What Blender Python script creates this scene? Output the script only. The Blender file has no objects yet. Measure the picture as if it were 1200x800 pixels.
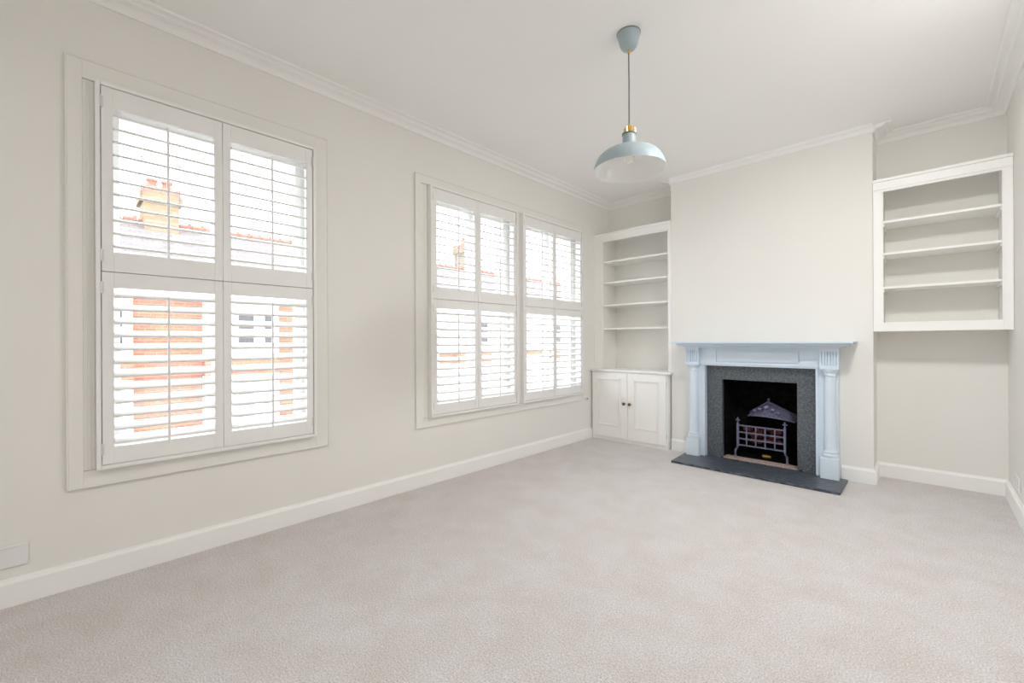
import bpy, bmesh, math, random
from mathutils import Vector, Matrix
random.seed(7)
sc = bpy.context.scene
C = sc.collection
PI = math.pi

# ------------------------------------------------------------------ materials
def new_mat(name, col, rough=.6, metal=0., spec=.4):
    m = bpy.data.materials.new(name); m.use_nodes = True
    b = m.node_tree.nodes['Principled BSDF']
    b.inputs['Base Color'].default_value = (*col, 1)
    b.inputs['Roughness'].default_value = rough
    b.inputs['Metallic'].default_value = metal
    b.inputs['Specular IOR Level'].default_value = spec
    return m

def noisy(name, c1, c2, scale, rough=.6, metal=0., spec=.4, bump=0., bscale=None, detail=4., dist=.002, lo=.35, hi=.65, stretch=None):
    m = new_mat(name, c1, rough, metal, spec)
    nt = m.node_tree; N = nt.nodes; L = nt.links; b = N['Principled BSDF']
    tc = N.new('ShaderNodeTexCoord'); mp = N.new('ShaderNodeMapping')
    L.new(tc.outputs['Object'], mp.inputs[0])
    if stretch: mp.inputs['Scale'].default_value = stretch
    n = N.new('ShaderNodeTexNoise'); n.inputs['Scale'].default_value = scale; n.inputs['Detail'].default_value = detail
    L.new(mp.outputs[0], n.inputs['Vector'])
    r = N.new('ShaderNodeValToRGB')
    r.color_ramp.elements[0].position = lo; r.color_ramp.elements[0].color = (*c1, 1)
    r.color_ramp.elements[1].position = hi; r.color_ramp.elements[1].color = (*c2, 1)
    L.new(n.outputs[0], r.inputs[0]); L.new(r.outputs[0], b.inputs['Base Color'])
    if bump:
        n2 = N.new('ShaderNodeTexNoise'); n2.inputs['Scale'].default_value = bscale or scale; n2.inputs['Detail'].default_value = 3
        L.new(mp.outputs[0], n2.inputs['Vector'])
        bp = N.new('ShaderNodeBump'); bp.inputs['Strength'].default_value = bump; bp.inputs['Distance'].default_value = dist
        L.new(n2.outputs[0], bp.inputs['Height']); L.new(bp.outputs[0], b.inputs['Normal'])
    return m

M = {}
M['wall'] = noisy('wall_paint', (.805, .794, .762), (.82, .809, .777), 1.3, .75, spec=.2, bump=.05, bscale=60)
M['ceiling'] = noisy('ceiling_paint', (.89, .888, .878), (.90, .898, .888), 1.1, .8, spec=.2, bump=.04, bscale=50)
M['gloss'] = noisy('woodwork_paint', (.885, .882, .87), (.895, .892, .88), 3., .4, spec=.4)
M['shutter'] = noisy('shutter_paint', (.83, .825, .81), (.85, .845, .83), 4., .38, spec=.4)
M['blue'] = noisy('blue_grey_paint', (.655, .755, .845), (.68, .775, .865), 4., .42, spec=.4)
M['slate'] = noisy('slate', (.060, .074, .088), (.150, .172, .192), 70., .42, spec=.5, bump=.35, bscale=180, dist=.001, lo=.38, hi=.68)
M['hearth'] = noisy('hearth_slate', (.024, .031, .042), (.115, .135, .165), 24., .33, spec=.5, bump=.3, bscale=90, dist=.001, stretch=(1, 2.5, 1))
M['soot'] = noisy('sooty_brick', (.003, .0028, .003), (.011, .009, .009), 22., .95, spec=.1, bump=.5, bscale=60, dist=.003)
M['sand'] = noisy('hearth_sand', (.36, .26, .23), (.54, .42, .38), 60., .95, spec=.1, bump=.6, bscale=200, dist=.002)
M['iron'] = noisy('cast_iron', (.15, .155, .25), (.26, .26, .39), 60., .45, metal=.35, spec=.5, bump=.3, bscale=150, dist=.001)
M['coal'] = noisy('coal', (.02, .012, .014), (.20, .075, .065), 26., .9, spec=.1, bump=.6, bscale=70, dist=.004)
M['brass'] = new_mat('brass', (.78, .52, .14), .28, .95)
M['oldbrass'] = new_mat('aged_brass', (.20, .13, .05), .28, 1.)
M['steel'] = new_mat('hinge_metal', (.72, .71, .69), .4, .2)
M['socket'] = new_mat('socket_plastic', (.80, .80, .80), .35)
M['black'] = new_mat('black_plastic', (.02, .02, .02), .5)
M['greyedge'] = new_mat('grey_edge', (.16, .19, .20), .6)
M['lamp'] = noisy('lamp_enamel', (.37, .45, .485), (.39, .47, .505), 5., .45, spec=.4)
M['lampin'] = new_mat('lamp_inside', (.86, .87, .86), .4)
M['cord'] = new_mat('cord', (.10, .10, .10), .7)
M['bulb'] = new_mat('bulb_glass', (.92, .90, .84), .12)
M['stucco'] = noisy('white_render', (.82, .82, .81), (.88, .88, .87), 2., .85)
M['street'] = noisy('asphalt', (.20, .20, .20), (.26, .26, .26), 3., .9)
M['pave'] = noisy('paving', (.34, .33, .31), (.42, .41, .39), 4., .9)
M['darkwin'] = new_mat('window_glass_dark', (.035, .03, .035), .12, 0, .6)
M['netwin'] = new_mat('window_net_curtain', (.20, .225, .27), .3)
M['clay'] = noisy('terracotta', (.32, .095, .065), (.38, .13, .095), 8., .85)
M['aerial'] = new_mat('aerial_metal', (.10, .10, .10), .5, .6)
M['hedge'] = noisy('hedge_leaf', (.22, .30, .15), (.42, .50, .30), 9., .9, bump=.8, bscale=12, dist=.06)

def brick_mat(name, c1, c2, mortar, scale=1., rough=.9):
    m = new_mat(name, c1, rough, spec=.1); nt = m.node_tree; N = nt.nodes; L = nt.links
    tc = N.new('ShaderNodeTexCoord'); mp = N.new('ShaderNodeMapping'); mp.inputs['Rotation'].default_value = (PI/2, 0, PI/2)
    sx = N.new('ShaderNodeSeparateXYZ'); cx = N.new('ShaderNodeCombineXYZ')
    L.new(tc.outputs['Object'], sx.inputs[0]); L.new(sx.outputs['Y'], cx.inputs['X']); L.new(sx.outputs['Z'], cx.inputs['Y'])
    b = N.new('ShaderNodeTexBrick'); b.inputs['Scale'].default_value = scale
    b.inputs['Brick Width'].default_value = .225; b.inputs['Row Height'].default_value = .075; b.inputs['Mortar Size'].default_value = .008
    b.inputs['Color1'].default_value = (*c1, 1); b.inputs['Color2'].default_value = (*c2, 1); b.inputs['Mortar'].default_value = (*mortar, 1)
    L.new(cx.outputs[0], b.inputs['Vector']); L.new(b.outputs[0], N['Principled BSDF'].inputs['Base Color'])
    return m
M['brick'] = brick_mat('red_brick', (.30, .098, .060), (.35, .135, .085), (.31, .20, .155))
M['ybrick'] = brick_mat('stock_brick', (.20, .135, .080), (.27, .18, .11), (.16, .14, .12))
M['slateroof'] = brick_mat('roof_slates', (.135, .120, .118), (.185, .165, .160), (.085, .078, .078))
m = bpy.data.materials.new('window_glass'); m.use_nodes = True; nt = m.node_tree; nt.nodes.clear()
o_ = nt.nodes.new('ShaderNodeOutputMaterial'); mx = nt.nodes.new('ShaderNodeMixShader'); tr = nt.nodes.new('ShaderNodeBsdfTransparent'); gl = nt.nodes.new('ShaderNodeBsdfGlossy')
tr.inputs[0].default_value = (.96, .97, .97, 1); gl.inputs['Roughness'].default_value = .02; mx.inputs[0].default_value = .06
nt.links.new(tr.outputs[0], mx.inputs[1]); nt.links.new(gl.outputs[0], mx.inputs[2]); nt.links.new(mx.outputs[0], o_.inputs[0])
M['glass'] = m

# carpet
m = new_mat('carpet', (.6, .53, .47), .95, spec=.05); nt = m.node_tree; N = nt.nodes; L = nt.links; b = N['Principled BSDF']
b.inputs['Sheen Weight'].default_value = .25; b.inputs['Sheen Roughness'].default_value = .6
tc = N.new('ShaderNodeTexCoord')
def tex_noise(scale, detail=3., rough=.55, dist=0.):
    n = N.new('ShaderNodeTexNoise'); n.inputs['Scale'].default_value = scale; n.inputs['Detail'].default_value = detail
    n.inputs['Roughness'].default_value = rough; n.inputs['Distortion'].default_value = dist
    L.new(tc.outputs['Object'], n.inputs['Vector']); return n
big = tex_noise(4.5, 7., .68, .3); fine = tex_noise(170., 2., .8); mid = tex_noise(70., 3., .7)
r1 = N.new('ShaderNodeValToRGB'); r1.color_ramp.elements[0].position = .36; r1.color_ramp.elements[1].position = .62
r1.color_ramp.elements[0].color = (.800, .750, .722, 1); r1.color_ramp.elements[1].color = (.865, .830, .835, 1)
L.new(big.outputs[0], r1.inputs[0])
r2 = N.new('ShaderNodeValToRGB'); r2.color_ramp.elements[0].position = .30; r2.color_ramp.elements[1].position = .72
r2.color_ramp.elements[0].color = (.58, .56, .54, 1); r2.color_ramp.elements[1].color = (1.27, 1.27, 1.27, 1)
L.new(fine.outputs[0], r2.inputs[0])
mul = N.new('ShaderNodeMixRGB'); mul.blend_type = 'MULTIPLY'; mul.inputs[0].default_value = 1.
L.new(r1.outputs[0], mul.inputs[1]); L.new(r2.outputs[0], mul.inputs[2]); L.new(mul.outputs[0], b.inputs['Base Color'])
add = N.new('ShaderNodeMath'); add.operation = 'MULTIPLY_ADD'; L.new(mid.outputs[0], add.inputs[0]); add.inputs[1].default_value = 1.4
L.new(fine.outputs[0], add.inputs[2])
bp = N.new('ShaderNodeBump'); bp.inputs['Strength'].default_value = .9; bp.inputs['Distance'].default_value = .010
L.new(add.outputs[0], bp.inputs['Height']); L.new(bp.outputs[0], b.inputs['Normal'])
M['carpet'] = m

# ------------------------------------------------------------------ helpers
class MB:
    def __init__(s): s.bm = bmesh.new()
    def box(s, x0, x1, y0, y1, z0, z1):
        v = [s.bm.verts.new(p) for p in ((x0,y0,z0),(x1,y0,z0),(x1,y1,z0),(x0,y1,z0),(x0,y0,z1),(x1,y0,z1),(x1,y1,z1),(x0,y1,z1))]
        for f in ((3,2,1,0),(4,5,6,7),(0,1,5,4),(1,2,6,5),(2,3,7,6),(3,0,4,7)): s.bm.faces.new([v[i] for i in f])
        return s
    def prism(s, pts, fn, a, b):
        """pts: 2-D polygon, fn(u,v,t)->xyz, extruded from t=a to t=b"""
        A = [s.bm.verts.new(fn(u, v, a)) for u, v in pts]; B = [s.bm.verts.new(fn(u, v, b)) for u, v in pts]
        n = len(pts)
        for i in range(n): s.bm.faces.new((A[i], A[(i+1) % n], B[(i+1) % n], B[i]))
        s.bm.faces.new(list(reversed(A))); s.bm.faces.new(B); return s
    def lathe(s, prof, cx, cy, seg=48, caps=True, a0=0., a1=2*PI):
        full = abs(a1-a0-2*PI) < 1e-6; n = seg if full else seg+1; rings = []
        for r, z in prof:
            if r < 1e-6: rings.append([s.bm.verts.new((cx, cy, z))]); continue
            rings.append([s.bm.verts.new((cx+r*math.cos(a0+(a1-a0)*i/seg), cy+r*math.sin(a0+(a1-a0)*i/seg), z)) for i in range(n)])
        for A, B in zip(rings, rings[1:]):
            for i in range(seg):
                j = (i+1) % n
                if len(A) == 1 and len(B) == 1: continue
                if len(A) == 1: s.bm.faces.new((A[0], B[j], B[i]))
                elif len(B) == 1: s.bm.faces.new((A[i], A[j], B[0]))
                else: s.bm.faces.new((A[i], A[j], B[j], B[i]))
        if caps and full:
            for R in (rings[0], rings[-1]):
                if len(R) > 2: s.bm.faces.new(R)
        return s
    def tube(s, pts, r, seg=8):
        pts = [Vector(p) for p in pts]; rs = r if isinstance(r, (list, tuple)) else [r]*len(pts); rings = []
        for i, p in enumerate(pts):
            d = (pts[min(i+1, len(pts)-1)]-pts[max(i-1, 0)]).normalized()
            up = Vector((0, 0, 1)) if abs(d.z) < .9 else Vector((0, 1, 0))
            a = d.cross(up).normalized(); b_ = d.cross(a)
            rings.append([s.bm.verts.new(p+rs[i]*(math.cos(t)*a+math.sin(t)*b_)) for t in (2*PI*k/seg for k in range(seg))])
        for A, B in zip(rings, rings[1:]):
            for i in range(seg): s.bm.faces.new((A[i], A[(i+1) % seg], B[(i+1) % seg], B[i]))
        s.bm.faces.new(rings[0]); s.bm.faces.new(rings[-1]); return s
    def sphere(s, c, r, sub=2, sx=1, sy=1, sz=1):
        g = bmesh.ops.create_icosphere(s.bm, subdivisions=sub, radius=r)
        for v in g['verts']: v.co = Vector((v.co.x*sx+c[0], v.co.y*sy+c[1], v.co.z*sz+c[2]))
        return g['verts']
    def sweep(s, path, prof, z0=0., closed=False):
        """profile (d, z) carried along a plan path, d is measured to the right of the direction of travel, mitred corners"""
        P = [Vector((x, y)) for x, y in path]; n = len(P); rings = []
        def nrm(a, b):
            d = (b-a).normalized(); return Vector((d.y, -d.x))
        for i, p in enumerate(P):
            if i == 0: m_ = nrm(P[0], P[1])
            elif i == n-1: m_ = nrm(P[-2], P[-1])
            else:
                n1, n2 = nrm(P[i-1], p), nrm(p, P[i+1]); m_ = (n1+n2)/(1+n1.dot(n2))
            rings.append([s.bm.verts.new((p.x+m_.x*d, p.y+m_.y*d, z0+z)) for d, z in prof])
        k = len(prof)
        for A, B in zip(rings, rings[1:]):
            for i in range(k): s.bm.faces.new((A[i], A[(i+1) % k], B[(i+1) % k], B[i]))
        s.bm.faces.new(rings[0]); s.bm.faces.new(rings[-1]); return s
    def build(s, name, mat, parent=None, bevel=0., seg=2, smooth=False):
        bmesh.ops.recalc_face_normals(s.bm, faces=s.bm.faces[:])
        me = bpy.data.meshes.new(name); s.bm.to_mesh(me); s.bm.free()
        me.materials.append(mat)
        o = bpy.data.objects.new(name, me); C.objects.link(o)
        if parent is not None:
            o.parent = parent
            off = Vector((0, 0, 0)); q = parent
            while q is not None: off += q.location; q = q.parent
            me.transform(Matrix.Translation(-off))      # all shapes are written in world coordinates
        if bevel:
            md = o.modifiers.new('bevel', 'BEVEL'); md.width = bevel; md.segments = seg; md.limit_method = 'ANGLE'; md.angle_limit = .6
            md.use_clamp_overlap = True
        if smooth:
            for p in me.polygons: p.use_smooth = True
        elif bevel:
            pass
        return o

def tag(o, label=None, cat=None, group=None, kind=None):
    if label: o['label'] = label
    if cat: o['category'] = cat
    if group: o['group'] = group
    if kind: o['kind'] = kind
    return o
def thing(name, label, cat, loc=(0, 0, 0), group=None):
    o = bpy.data.objects.new(name, None); C.objects.link(o); o.location = loc; o.empty_display_size = .1
    return tag(o, label, cat, group)
def struct(name, mb, mat, parent=None, **kw):
    o = mb.build(name, mat, parent, **kw)
    if parent is None: o['kind'] = 'structure'
    return o
def autosmooth(o, ang=.7):
    me = o.data
    for p in me.polygons: p.use_smooth = True
    bm = bmesh.new(); bm.from_mesh(me)
    for e in bm.edges:
        e.smooth = not (len(e.link_faces) == 2 and e.calc_face_angle(0) > ang)
    bm.to_mesh(me); bm.free(); return o

# ------------------------------------------------------------------ dimensions
W, A, H, YR = 3.274, .322, 2.805, -8.2        # room width, alcove back, ceiling, rear wall
XL, XR = .940, 2.552                          # chimney breast
Z1, Z2 = .5335, 2.368                         # shutter outer frames
U = [(-4.2554, -3.2829), (-2.362, -1.405), (-1.290, -.333)]   # shutter panels' outer y extents
WT = .26

# ------------------------------------------------------------------ shell
struct('floor', MB().box(-.02, W+.02, YR-.02, A+.02, -.12, 0), M['carpet'])
struct('ceiling', MB().box(-WT, W+.2, YR-.2, A+.3, H, H+.15), M['ceiling'])
wl = MB(); holes = [(-4.272, -3.266), (-2.378, -1.389), (-1.306, -.317)]; hz = (.56, 2.35)
prev = YR-.2
for a, b_ in holes: wl.box(-WT, 0, prev, a, -.12, H); wl.box(-WT, 0, a, b_, -.12, hz[0]); wl.box(-WT, 0, a, b_, hz[1], H); prev = b_
wl.box(-WT, 0, prev, A+.3, -.12, H)
struct('wall_left', wl, M['wall'])
struct('wall_back', MB().box(0, W+.2, A, A+.3, -.12, H), M['wall'])
struct('wall_right', MB().box(W, W+.2, YR-.2, A, -.12, H), M['wall'])
struct('wall_rear', MB().box(0, W, YR-.2, YR, -.12, H), M['wall'])
# chimney breast
FX = 1.752                                    # centre of the fireplace
cb = MB().box(XL, FX-.33, 0, A, 0, H).box(FX+.33, XR, 0, A, 0, H).box(FX-.33, FX+.33, 0, A, .79, H)
struct('wall_chimney', cb, M['wall'])
fb = MB().box(FX-.329, FX-.303, .001, A-.03, .004, .788).box(FX+.303, FX+.329, .001, A-.03, .004, .788).box(FX-.329, FX+.329, A-.03, A-.001, .004, .788).box(FX-.303, FX+.303, .02, A-.03, .765, .788)
struct('wall_firebox', fb, M['soot'])
struct('floor_firebox', MB().box(FX-.302, FX+.302, -.028, .080, .002, .026), M['sand'])
struct('floor_firebox', MB().box(FX-.302, FX+.302, .0805, A-.032, .002, .026), M['soot'])

# cornices (stepped plaster run)
corn = [(0, 0), (0, -.058), (.010, -.058), (.012, -.050)] + [(.012+.034*(1-math.cos(t*PI/12)), -.050+.024*math.sin(t*PI/12)) for t in range(1, 7)] + \
       [(.054, -.026), (.054, -.021), (.064, -.021)] + [(.064+.024*(1-math.cos(t*PI/12)), -.021+.013*math.sin(t*PI/12)) for t in range(1, 7)] + \
       [(.096, -.008), (.098, -.013), (.106, -.013), (.112, -.006), (.112, 0)]
struct('trim_1', MB().sweep([(0, YR), (0, A), (XL, A), (XL, 0)], corn, H-.0005), M['ceiling'])
struct('trim_2', MB().sweep([(XR, 0), (XR, A), (W, A), (W, YR), (0.113, YR)], corn, H-.0005), M['ceiling'])
cove = [(0, 0), (0, -.052), (.006, -.054), (.009, -.050), (.009, -.044)] + [(.009+.036*(1-math.cos(t*PI/12)), -.044+.022*math.sin(t*PI/12)) for t in range(1, 7)] + [(.048, 0)]
struct('trim_3', MB().sweep([(XL, 0), (XR, 0)], cove, H-.0005), M['ceiling'])

# skirting
sk = [(0, 0), (.018, 0), (.018, .098), (.014, .106), (.008, .110), (.006, .118), (0, .118)]
struct('baseboard_left', MB().sweep([(0, YR), (0, -.062)], sk, .0005), M['gloss'])
struct('baseboard_chimney', MB().sweep([(XL, 0), (FX-.60, 0)], sk, .0005), M['gloss'])
struct('baseboard_right', MB().sweep([(FX+.60, 0), (XR, 0), (XR, A), (W, A), (W, YR), (0.019, YR)], sk, .0005), M['gloss'])

# window architraves: flat outer band, recessed inner band down the sides
def architrave(name, y0, y1, z0, z1, ins):
    b = MB(); t = .018; w = .050; wz = z1-Z2; wb = Z1-z0
    ya, yb = ins[0][0], ins[-1][1]
    b.box(.0005, t, y0, ya, z0, z1).box(.0005, t, yb, y1, z0, z1)
    b.box(.0005, t, ya, yb, z1-wz+.002, z1).box(.0005, t, ya, yb, z0, z0+wb-.002)
    # outer edge bead
    e = .007
    for q in ((y0-.006, y0), (y1, y1+.006)): b.box(.0005, t+.003, q[0], q[1], z0-.006, z1+.006)
    b.box(.0005, t+.003, y0, y1, z1, z1+.006).box(.0005, t+.003, y0, y1, z0-.006, z0)
    for q in ins:                              # recessed strips beside the shutter frames
        b.box(.0005, .013, q[0], q[1], Z1, Z2); c = (q[0]+q[1])/2; b.box(.013, .0155, c-.006, c+.006, Z1, Z2)
    struct(name, b, M['wall'], bevel=.0015, seg=1)
fr = .021
architrave('trim_4', -4.368, -3.178, .4597, 2.455, [(-4.318, U[0][0]-fr-.001), (U[0][1]+fr+.001, -3.252)])
architrave('trim_5', -2.4914, -.2552, .4643, 2.435, [(-2.4414, U[1][0]-fr-.001), (U[1][1]+fr+.001, U[2][0]-fr-.001), (U[2][1]+fr+.001, -.3052)])

# casement windows behind the shutters
for i, (a, b_) in enumerate(holes):
    z0, z1 = hz; x0, x1 = -.105, -.055; f = .050; c = (a+b_)/2
    w = MB().box(x0, x1, a, a+f, z0, z1).box(x0, x1, b_-f, b_, z0, z1).box(x0, x1, a+f, b_-f, z0, z0+f).box(x0, x1, a+f, b_-f, z1-f, z1).box(x0, x1, c-.010, c+.010, z0+f, z1-f)
    for p, q, sa, sb in ((a+f, c-.010, .038, .018), (c+.010, b_-f, .018, .038)):
        s = .038
        w.box(x0+.01, x1+.008, p, p+sa, z0+f, z1-f).box(x0+.01, x1+.008, q-sb, q, z0+f, z1-f).box(x0+.01, x1+.008, p+sa, q-sb, z0+f, z0+f+s).box(x0+.01, x1+.008, p+sa, q-sb, z1-f-s, z1-f)
    wo = struct('window_%d' % (i+1), w, M['gloss'], bevel=.002, seg=1)
    s = .038
    for p, q in ((a+f+s, c-.028), (c+.028, b_-f-s)):
        MB().box(-.082, -.078, p, q, z0+f+s, z1-f-s).build('glass_pane', M['glass'], wo)
    MB().box(-.34, -.106, a, b_, z0-.06, z0-.001).build('window_sill', M['stucco'], wo)

# ------------------------------------------------------------------ plantation shutters
def louvre_pts(tilt, w=.063, t=.0115, n=7):
    P = []
    q = w/2; e = t/2
    for u, v in ((q, -e*.55), (q, e*.55), (q-.002, e*.85), (q-.006, e), (-q+.006, e), (-q+.002, e*.85), (-q, e*.55), (-q, -e*.55), (-q+.002, -e*.85), (-q+.006, -e), (q-.006, -e), (q-.002, -e*.85)):
        # outward (-x) edge is the high one
        P.append((-(u*math.cos(tilt))+v*math.sin(tilt), u*math.sin(tilt)+v*math.cos(tilt)))
    return P
def shutter_panel(root, y0, y1, z0, z1, ap, zt, zb, n, tilt, hinge_side):
    """one leaf: stiles and rails, a bank of louvres, tilt rod and hinges; ap = aperture y extents"""
    x0, x1 = .024, .050
    f = MB().box(x0, x1, y0, ap[0], z0, z1).box(x0, x1, ap[1], y1, z0, z1).box(x0, x1, ap[0], ap[1], z0, zb).box(x0, x1, ap[0], ap[1], zt, z1)
    p = f.build('shutter_panel', M['shutter'], root, bevel=.0015, seg=1)
    pitch = (zt-zb)/n; lv = MB(); xc = .037
    pts = louvre_pts(tilt)
    zs = [zb+pitch*(k+.5) for k in range(n)]
    for z in zs:
        lv.prism(pts, lambda u, v, t, z=z: (xc+u, t, z+v), ap[0]+.001, ap[1]-.001)
    l = lv.build('louver', M['shutter'], p); autosmooth(l, .9)
    yc = (ap[0]+ap[1])/2+.002; xr = xc+.0315*math.cos(tilt)
    dz = -.0315*math.sin(tilt)
    r = MB().box(xr+.001, xr+.010, yc-.0055, yc+.0055, zs[0]+dz-.028, zs[-1]+dz+.012)
    for z in zs: r.box(xr-.004, xr+.001, yc-.0015, yc+.0015, z+dz-.002, z+dz+.002)
    r.build('tilt_rod', M['shutter'], p, bevel=.0015)
    hy = y0-.002 if hinge_side < 0 else y1+.002
    for z in (z0+.075, z1-.075):
        h = MB().lathe([(.0045, z-.028), (.0045, z+.028)], .0555, hy, 10)
        h.box(.0502, .0525, hy-.010, hy+.010, z-.026, z+.026)
        h.build('hinge', M['steel'], p)
def shutter_set(label, y0, y1, ap, tu, tl, group):
    t = thing('window_shutter', label, 'shutters', (0, (y0+y1)/2, Z1), group)
    xf = .058; c = (ap[0][1]+ap[1][0])/2
    fm = MB().box(.0015, xf, y0-fr, y0-.003, Z1, Z2).box(.0015, xf, y1+.003, y1+fr, Z1, Z2).box(.0185, xf, y0-.003, y1+.003, Z2-.0185, Z2).box(.0185, xf, y0-.003, y1+.003, Z1, Z1+.0185)
    fm.box(-.02, .023, y0-.003, y0+.014, Z1+.0275, Z2-.0275).box(-.02, .023, y1-.014, y1+.003, Z1+.0275, Z2-.0275)   # rebate the leaves close on
    fm.box(-.004, .0225, y0+.014, y1-.014, 1.452, 1.488)
    fm.box(-.02, .0015, y0-.012, y0-.003, .562, 2.348).box(-.02, .0015, y1+.003, y1+.012, .562, 2.348)
    fm.build('outer_frame', M['shutter'], t, bevel=.002, seg=1)
    for k, (a, b_) in enumerate(((y0, c-.0015), (c+.0015, y1))):
        hs = -1 if k == 0 else 1
        shutter_panel(t, a, b_, 1.4715, 2.347, ap[k], 2.254, 1.566, 11, tu, hs)
        shutter_panel(t, a, b_, .5545, 1.4685, ap[k], 1.396, .635, 12, tl, hs)
    return t
shutter_set('white louvred shutters on the separate single window, nearest the camera', U[0][0], U[0][1], [(-4.213, -3.807), (-3.728, -3.323)], math.radians(16), math.radians(27), 'white plantation shutters on the window wall')
shutter_set('white louvred shutters on the near half of the paired window', U[1][0], U[1][1], [(-2.320, -1.922), (-1.845, -1.437)], math.radians(14), math.radians(29), 'white plantation shutters on the window wall')
shutter_set('white louvred shutters on the half of the paired window beside the cupboard', U[2][0], U[2][1], [(-1.254, -.842), (-.783, -.352)], math.radians(13), math.radians(17), 'white plantation shutters on the window wall')

# ------------------------------------------------------------------ low cupboard in the left alcove
cup = thing('alcove_cupboard', 'low white two-door cupboard with dark brass knobs, left of the fireplace', 'cupboard', (.47, .13, 0))
yf = -.068
MB().box(.019, .922, yf, A-.002, .0005, .786).build('body', M['gloss'], cup, bevel=.002)
MB().box(.019, .930, yf-.003, yf-.0005, .0005, .037).build('plinth', M['gloss'], cup, bevel=.002)
tp = MB().box(.001, .939, -.0005, A-.002, .7865, .807).box(.001, .965, yf-.030, -.0005, .7865, .807)
tp.box(.019, .950, yf-.016, -.0005, .776, .7865)
tp.build('worktop', M['gloss'], cup, bevel=.003)
def panel_door(a, b_, z0, z1, p, kx):
    y1 = yf-.0005; y0 = yf-.018
    d = MB().box(a, p[0], y0, y1, z0, z1).box(p[1], b_, y0, y1, z0, z1).box(p[0], p[1], y0, y1, z0, p[2]).box(p[0], p[1], y0, y1, p[3], z1).box(p[0], p[1], y0+.009, y1, p[2], p[3])
    d = d.build('door', M['gloss'], cup, bevel=.002)
    m_ = MB(); bw = .016                                   # raised bead around the panel
    m_.box(p[0], p[0]+bw, y0-.007, y0+.0085, p[2], p[3]).box(p[1]-bw, p[1], y0-.007, y0+.0085, p[2], p[3])
    m_.box(p[0]+bw, p[1]-bw, y0-.007, y0+.0085, p[2], p[2]+bw).box(p[0]+bw, p[1]-bw, y0-.007, y0+.0085, p[3]-bw, p[3])
    m_.build('panel_bead', M['gloss'], d, bevel=.003)
    k = MB(); prof = [(0, .0), (.009, .0), (.009, .003), (.005, .006), (.005, .014), (.010, .018), (.0165, .024), (.0175, .030), (.0145, .036), (.008, .040), (0, .041)]
    k.lathe(prof, 0, 0, 24)
    bmesh.ops.transform(k.bm, matrix=Matrix.Translation((kx, y0, .437)) @ Matrix.Rotation(PI/2, 4, 'X'), verts=k.bm.verts[:])
    ko = k.build('knob', M['oldbrass'], d, smooth=True); ko['label'] = 'dark brass knob'
panel_door(.026, .4750, .044, .772, (.095, .392, .172, .708), .447)
panel_door(.4785, .914, .044, .772, (.550, .840, .172, .706), .515)
for z in (.14, .68):
    MB().lathe([(.004, z-.025), (.004, z+.025)], .9195, yf-.006, 8).build('hinge', M['steel'], cup)

# ------------------------------------------------------------------ open shelves
def open_shelves(label, x0, x1, zb, zt, pl, pr, zi0, zi1, shelves, base_rail, cap_r):
    t = thing('alcove_shelves', label, 'shelves', ((x0+x1)/2, A/2, zb), 'built-in alcove shelves either side of the chimney breast')
    yb = A-.002
    f = MB().box(x0, pl, .0, .022, zb, zi1).box(pr, x1, .0, .022, zb, zi1).box(x0, x1, .0, .022, zi1, zt-.022)
    if base_rail: f.box(pl, pr, .0, .022, zb, zi0)
    f.build('face_frame', M['gloss'], t, bevel=.002)
    c = MB().box(x0, x1, -.012, yb, zt-.0215, zt).box(x0, x1, -.006, -.0005, zi1+.012, zt-.022)
    c.build('top_board', M['gloss'], t, bevel=.003)
    MB().box(x0, pl-.002, .0225, yb, zb, zt-.022).build('side_panel', M['wall'], t)
    MB().box(pr+.002, x1, .0225, yb, zb, zt-.022).build('side_panel', M['wall'], t)
    MB().box(pl-.0015, pr+.0015, yb-.008, yb, zb, zt-.022).build('back_panel', M['wall'], t)
    bead = MB().box(pl, pl+.006, -.004, .018, zi0, zi1).box(pr-.006, pr, -.004, .018, zi0, zi1).box(pl+.006, pr-.006, -.004, .018, zi1-.006, zi1)
    bead.build('inner_bead', M['gloss'], t, bevel=.001, seg=1)
    if base_rail: MB().box(pl-.0015, pr+.0015, .0225, yb-.0085, zb, zb+.06).build('bottom_board', M['gloss'], t)
    for z in shelves:
        so2 = MB().box(pl-.0015, pr+.0015, .024, yb-.0085, z-.018, z).build('shelf', M['gloss'], t, bevel=.0015)
        for p, q in ((pl-.0015, pl+.012), (pr-.012, pr+.0015)):
            MB().box(p, q, .04, yb-.0085, z-.040, z-.0185).build('batten', M['wall'], so2)
    return t
open_shelves('tall white built-in shelves standing on the low two-door cupboard', .0015, .9385, .8075, 2.382, .112, .910, .8075, 2.288, [1.281, 1.554, 1.815, 2.060], False, 0)
open_shelves('white box of built-in shelves hung high in the empty right alcove', XR+.0015, W-.0015, 1.194, 2.368, 2.608, 3.228, 1.262, 2.274, [1.540, 1.802, 2.048], True, 0)

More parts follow.
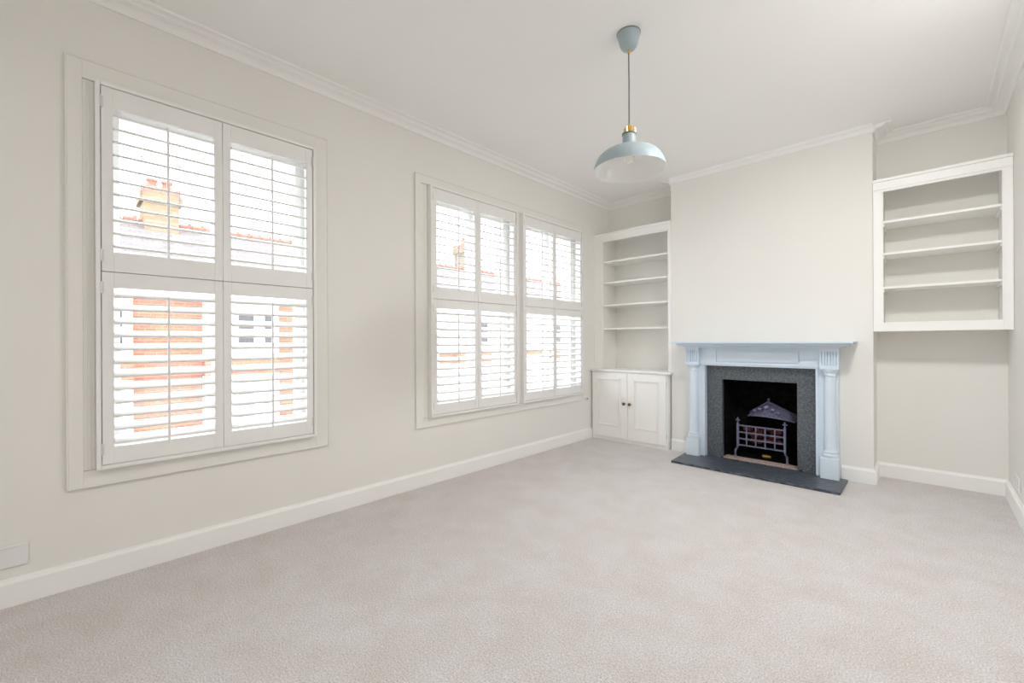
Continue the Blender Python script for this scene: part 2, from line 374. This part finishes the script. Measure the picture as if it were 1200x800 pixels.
# ------------------------------------------------------------------ fireplace surround
sr = thing('fireplace_surround', 'pale blue-grey painted fireplace surround with half columns and mantelshelf', 'fireplace', (FX, 0, .02))
bo, bi, yb_, ybk = .602, .478, -.165, -.098
so = .4415
bk = MB().box(FX-bo+.012, FX-so, ybk, -.0005, .0215, .893).box(FX+so, FX+bo-.012, ybk, -.0005, .0215, .893).box(FX-bo+.012, FX+bo-.012, ybk, -.0005, .893, 1.062)
bk.box(FX-so-.018, FX-so, ybk-.007, ybk, .0215, .893).box(FX+so, FX+so+.018, ybk-.007, ybk, .0215, .893).box(FX-so-.018, FX+so+.018, ybk-.007, ybk, .893, .905)
bk.build('back_frame', M['blue'], sr, bevel=.002)
fp = MB(); fx0, fx1, fz0, fz1 = FX-.325, FX+.325, .938, 1.030; gw = .008; fy0, fy1 = ybk-.012, ybk-.0003
fp.box(fx0, fx1, fy0, fy1, fz0, fz1)
fs = MB().box(FX-bi+.0005, fx0-gw, fy0, fy1, .9055, 1.0615).box(fx1+gw, FX+bi-.0005, fy0, fy1, .9055, 1.0615).box(fx0-gw, fx1+gw, fy0, fy1, .9055, fz0-gw).box(fx0-gw, fx1+gw, fy0, fy1, fz1+gw, 1.0615)
fs.build('frieze', M['blue'], sr)
fp.build('frieze_panel', M['blue'], sr, bevel=.0006, seg=1)
for s in (-1, 1):
    a, b_ = sorted((FX+s*bo, FX+s*bi)); c = (a+b_)/2
    MB().box(a, b_, yb_, ybk-.0005, .0215, .186).build('plinth_block', M['blue'], sr, bevel=.003)
    blk = MB().box(a, b_, yb_+.016, ybk-.0005, .900, 1.062)
    blk.box(a, b_, yb_, yb_+.016, .900, .926).box(a, b_, yb_, yb_+.016, 1.038, 1.062)
    n = 6; m0 = .011; sp = (b_-a-2*m0)/(2*n-1)
    blk.box(a, a+m0, yb_, yb_+.016, .926, 1.038).box(b_-m0, b_, yb_, yb_+.016, .926, 1.038)
    for k in range(n-1):
        q = a+m0+sp*(2*k+1); blk.box(q, q+sp, yb_, yb_+.016, .926, 1.038)
    blk.box(a-.003, b_+.003, yb_-.003, ybk-.0005, .896, .903)
    blk.build('fluted_block', M['blue'], sr)
    prof = [(.052, .1865), (.052, .198), (.056, .203), (.056, .210), (.052, .215), (.047, .218), (.045, .224), (.049, .229), (.050, .234), (.047, .239), (.0435, .243), (.0425, .25)]
    prof += [(.0425-.0045*(k/10)**1.5, .25+.585*k/10) for k in range(1, 11)]
    prof += [(.038, .838), (.043, .843), (.043, .850), (.039, .854), (.039, .866), (.044, .872), (.050, .878), (.053, .884), (.053, .8955)]
    col = MB().lathe(prof, c, -.1115, 40).build('column', M['blue'], sr); autosmooth(col, .6)
ms = [(0, 1.0625), (.006, 1.0625), (.008, 1.068), (.016, 1.070), (.019, 1.075)] + [(.019+.045*math.sin(t*PI/16), 1.075+.022*(1-math.cos(t*PI/16))) for t in range(1, 9)] + \
     [(.070, 1.097), (.072, 1.102), (.098, 1.102), (.104, 1.106), (.104, 1.119), (.101, 1.122), (0, 1.122)]
mt = MB().sweep([(FX+bo, -.0005), (FX+bo, yb_), (FX-bo, yb_), (FX-bo, -.0005)], [(-d, z) for d, z in ms])
mt.box(FX-bo, FX+bo, yb_, -.0005, 1.0625, 1.1219)
mt = mt.build('mantel_shelf', M['blue'], sr); autosmooth(mt, .45)
# bead course beneath the shelf: run of small studs along the front
bd = MB(); n = 56
for k in range(n):
    x = FX-bo-.012+(2*bo+.024)*(k+.5)/n
    bd.box(x-.0062, x+.0062, yb_-.034, yb_-.016, 1.074, 1.087)
bd.build('dentil_course', M['blue'], mt)

sl = MB().box(FX-so+.001, FX-.302, -.045, -.001, .0265, .893).box(FX+.302, FX+so-.001, -.045, -.001, .0265, .893).box(FX-.302, FX+.302, -.045, -.001, .762, .893)
slo = sl.build('slate_slips', M['slate'], sr, bevel=.0015); slo['label'] = 'dark grey mottled slate slips framing the fire opening'
hs = MB().prism([(1.118, -.066), (1.140, -.477), (2.398, -.477), (2.398, -.066)], lambda u, v, t: (u, v, t), .001, .021)
hs.box(FX-.4405, FX+.4405, -.066, -.0465, .001, .0208)
tag(hs.build('hearth_slab', M['hearth'], None, bevel=.002), 'near-black slate hearth slab lying in the carpet before the fireplace', 'hearth')

# ------------------------------------------------------------------ fire basket, canopy, coal, brass fitting
gb = thing('fire_basket', 'wrought iron fire basket with cross finials standing in the fire opening', 'fire grate', (1.74, .10, .026))
gy = .085; xa, xb = 1.548, 1.936
def post(x, s, y, front=True):
    p = MB(); r = .0095
    p.box(x-r, x+r, y-r, y+r, .118, .345)
    o = p.build('post', M['iron'], gb, bevel=.002)
    if front:
        q = MB(); q.tube([(x, y, .345), (x, y, .362)], .006, 10)
        for dx, dz, l in ((0, 1, .024), (1, 0, .018), (-1, 0, .018)):
            cxx, czz = x, .372
            q.tube([(cxx, y, czz), (cxx+dx*l*.45, y, czz+dz*l*.45), (cxx+dx*l*.75, y, czz+dz*l*.75), (cxx+dx*l*1.1, y, czz+dz*l*1.1)], [.005, .0055, .009, .002], 10)
        q.sphere((x, y, .371), .008, 2)
        q.build('finial', M['iron'], gb, smooth=True)
    l = MB()
    l.tube([(x, y, .122), (x+s*.006, y-.003, .105), (x+s*.018, y-.008, .088), (x+s*.020, y-.010, .065), (x+s*.019, y-.010, .040), (x+s*.021, y-.014, .0305)], [.010, .010, .011, .009, .009, .011], 10)
    l.box(x+s*.021-.013, x+s*.021+.013, y-.028, y+.002, .0262, .0335)
    l.build('leg', M['iron'], gb, smooth=False, bevel=.001)
post(xa, -1, gy); post(xb, 1, gy); 
for z in (.137, .198, .259, .323):
    b = MB().box(xa+.010, xb-.010, gy-.006, gy+.004, z-.006, z+.006)
    b.build('bar', M['iron'], gb, bevel=.0015)
for k in range(4):
    x = xa+(xb-xa)*(k+1)/5
    MB().box(x-.0055, x+.0055, gy-.010, gy-.0065, .131, .329).build('upright', M['iron'], gb, bevel=.001)
fl = MB()
for k in range(9):
    x = xa+.03+(xb-xa-.06)*k/8; fl.box(x-.005, x+.005, gy+.005, .25, .140, .150)
fl.box(xa+.04, xb-.04, .243, .257, .026, .290)
fl.build('bottom_grate', M['soot'], gb)

# coal heap in the basket
cm = MB(); rnd = random.Random(3)
for k in range(70):
    layer = k//24; x = rnd.uniform(xa+.045, xb-.045); y = rnd.uniform(gy+.045, .215); z = .180+.048*layer+rnd.uniform(0, .016)
    r = rnd.uniform(.020, .030); vs = cm.sphere((x, y, z), r, 1, 1.1, .9, .85)
    for v in vs: v.co += Vector((rnd.uniform(-1, 1), rnd.uniform(-1, 1), rnd.uniform(-1, 1)))*r*.22
tag(cm.build('coal', M['coal']), 'reddish burnt coals heaped inside the iron fire basket', 'coal', kind='stuff')

# canopy over the fire: gabled iron hood with arched lower edge
cn = thing('fire_canopy', 'dark blue-black iron canopy with pointed top, rising behind the fire basket', 'fire hood', (1.81, .2, .39))
cv = MB(); bm = cv.bm
px_, pz = 1.772, .548; yfr, ybk2 = .150, .284; n = 16
xl_, xr_ = 1.618, 2.004; zl, zr = .412, .392
front_low, front_up, back_low, back_up = [], [], [], []
for k in range(n+1):
    t = k/n; x = xl_+(xr_-xl_)*t
    ridge = pz-(pz-(zl+.022))*abs((x-px_)/(px_-xl_))**1.0 if x < px_ else pz-(pz-(zr+.050))*((x-px_)/(xr_-px_))**1.0
    low = zl+(zr-zl)*t+.022*math.sin(PI*t)**.8
    low = min(low, ridge-.012)
    front_low.append(bm.verts.new((x, yfr-.045*math.sin(PI*t), low)))
    front_up.append(bm.verts.new((x, yfr+.085, ridge)))
    back_low.append(bm.verts.new((x, ybk2, low)))
    back_up.append(bm.verts.new((x, ybk2, ridge)))
for k in range(n):
    bm.faces.new((front_low[k], front_low[k+1], front_up[k+1], front_up[k]))
    bm.faces.new((front_up[k], front_up[k+1], back_up[k+1], back_up[k]))
    bm.faces.new((back_up[k], back_up[k+1], back_low[k+1], back_low[k]))
    bm.faces.new((back_low[k], back_low[k+1], front_low[k+1], front_low[k]))
bm.faces.new((front_low[0], front_up[0], back_up[0], back_low[0])); bm.faces.new((front_low[n], back_low[n], back_up[n], front_up[n]))
cv.build('hood', M['iron'], cn, bevel=.002)
rl = MB().tube([(xl_, yfr+.07, zl+.026), (px_, yfr+.078, pz+.002), (xr_, yfr+.07, zr+.052)], .007, 8)
rl.tube([tuple(v) for v in [(xl_+(xr_-xl_)*k/16, yfr-.045*math.sin(PI*k/16)-.003, min(zl+(zr-zl)*k/16+.022*math.sin(PI*k/16)**.8, 1)) for k in range(17)]], .005, 8)
rl.build('edge_moulding', M['iron'], cn, smooth=True)
lf = MB()                                        # leaf relief on the sloping face
for sx, sz, w in ((-.055, .045, .020), (0, .072, .024), (.055, .045, .020), (-.10, .022, .016), (.105, .020, .016)):
    t = (px_+sx-xl_)/(xr_-xl_); yy = yfr-.045*math.sin(PI*t)+.048*(sz+.02)/.1
    lf.sphere((px_+sx, yy, .452+sz*.75), w, 2, 1, .35, .8)
lf.build('relief', M['iron'], cn, smooth=True)
fn = MB().tube([(px_, yfr+.10, pz), (px_, yfr+.10, pz+.014), (px_, yfr+.10, pz+.022), (px_, yfr+.10, pz+.034)], [.012, .009, .013, .003], 10)
fn.build('finial', M['iron'], cn, smooth=True)

br = MB().tube([(1.738, .170, .044), (1.760, .169, .044), (1.762, .169, .044), (1.782, .168, .044), (1.784, .168, .044), (1.806, .166, .044)], [.015, .016, .018, .017, .013, .011], 16)
tag(br.build('brass_fitting', M['brass'], None, bevel=.001), 'small brass fitting lying on the sandy floor under the fire basket', 'fitting')

# ------------------------------------------------------------------ pendant lamp
LX, LY = 1.6865, -2.238
lp = thing('pendant_lamp', 'pale blue metal pendant lamp with brass lampholder hanging from the ceiling', 'lamp', (LX, LY, H))
rose = [(.060, H-.001), (.062, H-.006), (.060, H-.012), (.055, H-.030), (.049, H-.055), (.043, H-.072), (.034, H-.084), (.020, H-.089), (0, H-.090)]
autosmooth(MB().lathe([(0, H-.001)]+rose, LX, LY, 40).build('ceiling_rose', M['lamp'], lp), .9)
MB().lathe([(.0615, H-.0045), (.0635, H-.0045), (.0635, H-.0005), (.0615, H-.0005)], LX, LY, 40).build('rose_rim', M['greyedge'], lp)
MB().lathe([(.0, H-.089), (.008, H-.089), (.0085, H-.098), (.0065, H-.108), (0, H-.108)], LX, LY, 16).build('cord_grip', M['brass'], lp)
MB().tube([(LX, LY, H-.107), (LX+.001, LY, 2.55), (LX, LY, 2.305)], .0032, 8).build('cord', M['cord'], lp)
hd = MB().lathe([(0, 2.310), (.006, 2.310), (.008, 2.301), (.014, 2.297), (.025, 2.292), (.029, 2.284), (.029, 2.266), (.031, 2.262), (.031, 2.256), (0, 2.256)], LX, LY, 32)
for an in (0.6, 0.6+2*PI/3, 0.6+4*PI/3):
    cx_, cy_ = LX+.031*math.cos(an), LY+.031*math.sin(an)
    hd.lathe([(.0035, 2.259), (.0035, 2.290), (.002, 2.292), (0, 2.292)], cx_, cy_, 8)
autosmooth(hd.build('lamp_holder', M['brass'], lp), .6)
MB().lathe([(.0345, 2.2595), (.0375, 2.2595), (.0375, 2.2515), (.0345, 2.2515)], LX, LY, 32).build('holder_ring', M['greyedge'], lp)
out = [(.0345, 2.2585), (.0345, 2.217), (.044, 2.2125), (.077, 2.2085), (.105, 2.202), (.130, 2.190), (.151, 2.173), (.167, 2.152), (.179, 2.125), (.187, 2.097), (.1915, 2.075), (.1935, 2.061)]
out = [out[0]]+[(r, 2.061+(z-2.061)*.76) for r, z in out[1:]]
sh = MB().lathe(out, LX, LY, 72, caps=False).build('shade', M['lamp'], lp, smooth=True)
md = sh.modifiers.new('s', 'SUBSURF'); md.levels = 1; md.render_levels = 1
inn = [(r-.002, z-.0018) for r, z in out[:-1]]+[(.1918, 2.0606), (.1935, 2.061)]
si = MB().lathe(inn, LX, LY, 72, caps=False).build('shade_lining', M['lampin'], sh, smooth=True)
md = si.modifiers.new('s', 'SUBSURF'); md.levels = 1; md.render_levels = 1
bl = MB().lathe([(.013, 2.250), (.013, 2.195), (.015, 2.183), (.026, 2.160), (.030, 2.136), (.027, 2.117), (.017, 2.105), (0, 2.102)], LX, LY, 32)
bl.build('bulb', M['bulb'], lp, smooth=True)

# ------------------------------------------------------------------ sockets
def double_socket(label, plane, c, zc, ln=.146, ht=.086, pins=True):
    """plane 'L' sits on the left wall, 'R' on the right wall"""
    t = thing('wall_socket', label, 'socket', (0 if plane == 'L' else W, c, zc-ht/2))
    s = 1 if plane == 'L' else -1; X = lambda d: (0 if plane == 'L' else W)+s*d
    def bx(b, d0, d1, y0, y1, z0, z1):
        a, e = sorted((X(d0), X(d1))); b.box(a, e, y0, y1, z0, z1); return b
    bx(MB(), .0005, .0095, c-ln/2, c+ln/2, zc-ht/2, zc+ht/2).build('face_plate', M['socket'], t, bevel=.003)
    for q in (-1, 1) if pins else ():
        yy = c+q*.036
        bx(MB(), .0096, .0135, yy-.007+q*.018, yy+.007+q*.018, zc+.012, zc+.034).build('switch', M['socket'], t, bevel=.0015)
        for q0 in ((yy-.0025, yy+.0025, zc+.002, zc+.011), (yy-.013, yy-.007, zc-.022, zc-.018), (yy+.007, yy+.013, zc-.022, zc-.018)):
            bx(MB(), .0096, .0100, *q0).build('pin_slot', M['black'], t)
    r = MB(); bx(r, .0096, .0102, c-ln/2+.008, c+ln/2-(.012 if pins else .030), zc+.0345 if not pins else zc+.0365, zc+.0385); r.build('shadow_line', M['steel'], t)
double_socket('white wall socket plate with grey slot, low on the window wall at the photo edge', 'L', -4.564, .213, .146, .092, False)
double_socket('white double wall socket low on the right-hand wall beside the alcove', 'R', -.165, .212, .146, .09)
t = thing('aerial_socket', 'tiny white round wall point with dark centre between shutters and cupboard', 'socket', (0, -.165, .462))
k = MB().lathe([(0, 0), (.020, 0), (.020, .006), (.017, .010), (0, .010)], 0, 0, 24); bmesh.ops.transform(k.bm, matrix=Matrix.Translation((.0005, -.165, .462)) @ Matrix.Rotation(PI/2, 4, 'Y'), verts=k.bm.verts[:])
k.build('face_plate', M['socket'], t)
k = MB().lathe([(0, .0102), (.007, .0102), (.007, .016), (0, .016)], 0, 0, 16); bmesh.ops.transform(k.bm, matrix=Matrix.Translation((.0005, -.165, .462)) @ Matrix.Rotation(PI/2, 4, 'Y'), verts=k.bm.verts[:])
k.build('terminal', M['oldbrass'], t)

# ------------------------------------------------------------------ street outside
GZ = -3.3
struct('road', MB().box(-9.2, -3.0, -22, 34, GZ-.3, GZ), M['street'])
struct('pavement_far', MB().box(-14.5, -9.2, -22, 34, GZ-.3, GZ+.12), M['pave'])
struct('pavement_near', MB().box(-3.0, W+.2, -22, 34, GZ-.3, GZ+.12), M['pave'])
FXX = -11.0
def sash(parent, x, y0, y1, z0, z1):
    f = .06; c = (z0+z1)/2
    w = MB().box(x, x+.06, y0, y0+f, z0, z1).box(x, x+.06, y1-f, y1, z0, z1).box(x, x+.06, y0+f, y1-f, z0, z0+f).box(x, x+.06, y0+f, y1-f, z1-f, z1).box(x, x+.06, y0+f, y1-f, c-.03, c+.03)
    w = w.build('window', M['stucco'], parent)
    MB().box(x+.005, x+.02, y0+f, y1-f, z0+f, z1-f).build('pane', M['darkwin'] if z0 > 0 else M['netwin'], w)
def house(y0, y1, label, wall, bay, wins, chim=None, aerials=(), strings=(.27, .65)):
    """one terraced house: brick front at x=-11, white bay, slate roof with red ridge tiles"""
    t = thing('terraced_house', label, 'house', (FXX, (y0+y1)/2, GZ), 'terraced houses across the street')
    MB().box(FXX-6, FXX, y0, y1, GZ, 2.45).build('wall', wall, t)
    MB().box(FXX-.1, FXX+.16, y0+.005, y1-.005, 2.32, 2.50).build('gutter', M['stucco'], t)
    rz, rx = 4.66, FXX-2.5
    r = MB().prism([(FXX+.25, 2.50), (FXX+.25, 2.58), (rx, rz), (rx-2.9, 2.58), (rx-2.9, 2.50)], lambda u, v, s: (u, s, v), y0, y1)
    r.build('roof', M['slateroof'], t)
    rt = MB(); n = int((y1-y0)/.32)
    for k in range(n):
        a = y0+(y1-y0)*k/n; rt.tube([(rx, a+.01, rz+.02), (rx, a+.26, rz+.02), (rx, a+.262, rz+.04), (rx, a+.31, rz+.04)], [.07, .07, .095, .095], 8)
    rt.build('ridge_tiles', M['clay'], t)
    for z0, z1 in ((strings[0], strings[1]), (-2.2, -1.9)):
        MB().box(FXX, FXX+.05, y0+.005, bay[0]-.01 if bay else y1-.005, z0, z1).build('string_course', M['brick'], t)
    if bay:
        a, b_ = bay; bo_ = .35
        bb = MB()
        bb.box(FXX, FXX+bo_, a, b_, .66, 2.32).box(FXX, FXX+bo_, a, b_, -1.95, .26).box(FXX, FXX+bo_, a, b_, GZ+.1, -2.2)
        bb.build('bay', M['stucco'], t)
        MB().box(FXX, FXX+bo_+.03, a-.02, b_+.02, .265, .655).build('bay_band', M['brick'], t)
        for p, q, z0, z1 in wins: sash(t, FXX+bo_+.002, p, q, z0, z1)
    if chim:
        c0, c1, top = chim; cx0, cx1 = rx-.55, rx+.45
        zt = top
        s = MB().box(cx0, cx1, c0, c1, 3.2, zt-.55)
        sk_ = s.build('chimney_stack', M['ybrick'], t)
        MB().box(cx0-.07, cx1+.07, c0-.08, c1+.08, zt-.55, zt-.32).build('corbel', M['ybrick'], sk_)
        MB().box(cx0-.03, cx1+.03, c0-.03, c1+.03, zt-.32, zt-.12).build('cap_course', M['clay'], sk_)
        npot = 2; 
        for k in range(npot):
            cy = c0+(c1-c0)*(.28+.44*k/(npot-1))
            MB().lathe([(.14, zt-.12), (.13, zt-.06), (.11, zt+.12), (.14, zt+.14), (.14, zt+.20), (.10, zt+.20), (.09, zt-.1)], rx, cy, 16, caps=False).build('chimney_pot', M['clay'], sk_)
        for ay, az in aerials:
            am = MB().tube([(cx1+.09, ay, zt-.6), (cx1+.09, ay, az)], .012, 6)
            am.tube([(cx1+.09, ay-.06, az), (cx1+.09, ay+.06, az)], .02, 6)
            am.build('aerial_pole', M['aerial'], sk_)
    return t
wz = lambda a, b_, lo=True: [(a, b_, 1.0, 1.95)]+([(a, b_, -1.35, -.10)] if lo else [])
house(-7.6, -3.2, 'brick terraced house whose white bay edges the left of the single window', M['brick'], (-6.2, -3.23), wz(-3.62, -3.36)+wz(-4.6, -3.8)+wz(-5.8, -4.9))
house(-3.2, 1.30, 'brick terraced house opposite with stock-brick chimney stack and white bay', M['brick'], (-1.81, -.05), wz(-1.55, -1.18)+wz(-1.14, -.64)+wz(-.50, -.16), chim=(-2.78, -1.98, 5.72), aerials=((-2.84, 6.34), (-1.98, 6.30)))
house(1.30, 5.90, 'white-rendered terraced house next beyond the one with the chimney stack', M['stucco'], (3.2, 5.1), wz(3.4, 3.9)+wz(4.4, 4.9))
house(5.90, 10.5, 'brick terraced house with red chimney seen through the paired window', M['stucco'], (6.6, 8.4), wz(6.8, 7.3)+wz(7.7, 8.2), chim=(9.1, 9.8, 6.0))
house(10.5, 15.1, 'white terraced house with red string course seen through the far shutters', M['stucco'], (12.6, 14.2), wz(12.8, 13.3)+wz(13.5, 14.0), strings=(.45, .75))
house(15.1, 20.0, 'farthest white terraced house along the street', M['stucco'], (16.6, 18.4), wz(16.8, 17.4)+wz(17.6, 18.2), chim=(19.0, 19.7, 6.0))

# ------------------------------------------------------------------ light
w = bpy.data.worlds.new('sky'); sc.world = w; w.use_nodes = True; nt = w.node_tree
bg = nt.nodes['Background']; bg.inputs[0].default_value = (.88, .94, 1., 1); bg.inputs[1].default_value = 6.0
sun = bpy.data.lights.new('sun', 'SUN'); sun.energy = 3.; sun.angle = math.radians(3); sun.color = (1, .95, .88)
so_ = bpy.data.objects.new('sun', sun); C.objects.link(so_)
d = Vector((-.62, .10, -.78)).normalized()       # from over our own roof onto the houses opposite
so_.rotation_euler = d.to_track_quat('-Z', 'Y').to_euler(); so_.location = (8, 0, 12)

def fill_light(x, y, r, e, tilt):
    l = bpy.data.lights.new('fill_light', 'AREA'); l.shape = 'DISK'; l.size = 2*r; l.energy = e; l.color = (1, .99, .985)
    o = bpy.data.objects.new('fill_light', l); C.objects.link(o); o.location = (x, y, H-.045)
    o.rotation_euler = Vector((0, tilt, -1)).to_track_quat('-Z', 'Y').to_euler(); return o
# two unseen fill lights added to brighten the room, one over the right-hand side, one over the rear half
for k, (x, y, r, e, tl) in enumerate(((2.82, -2.00, .17, 27, .10), (2.3, -5.9, .17, 18, .0))):
    fill_light(x, y, r, e, tl)
    struct('trim_%d' % (6+k), MB().lathe([(r+.006, H-.028), (r+.018, H-.024), (r+.022, H-.001), (r+.006, H-.001), (r+.006, H-.028)], x, y, 48, caps=False), M['steel'])  # invented ring around each added light, out of view

# ------------------------------------------------------------------ camera
yaw, pit, rol = math.radians(43.8629), math.radians(-.0021), math.radians(-.2605)
F = Vector((-math.sin(yaw)*math.cos(pit), math.cos(yaw)*math.cos(pit), math.sin(pit)))
R0 = Vector((math.cos(yaw), math.sin(yaw), 0)); U0 = R0.cross(F)
R = math.cos(rol)*R0+math.sin(rol)*U0; Uv = -math.sin(rol)*R0+math.cos(rol)*U0
cam = bpy.data.cameras.new('camera'); cam.sensor_width = 36; cam.sensor_fit = 'HORIZONTAL'; cam.lens = 506.5742/1200*36; cam.clip_start = .05; cam.clip_end = 200
co = bpy.data.objects.new('camera', cam); C.objects.link(co)
mw = Matrix((R, Uv, -F)).transposed().to_4x4(); mw.translation = Vector((2.8568, -4.385, 1.1295)); co.matrix_world = mw
sc.camera = co

sc.view_settings.view_transform = 'Standard'; sc.view_settings.look = 'None'; sc.view_settings.gamma = 1; sc.view_settings.use_curve_mapping = False
sc.view_settings.exposure = 0.33
sc.cycles.use_denoising = True
sc.cycles.max_bounces = 16; sc.cycles.diffuse_bounces = 12; sc.cycles.transparent_max_bounces = 16
sc.cycles.sample_clamp_indirect = 8
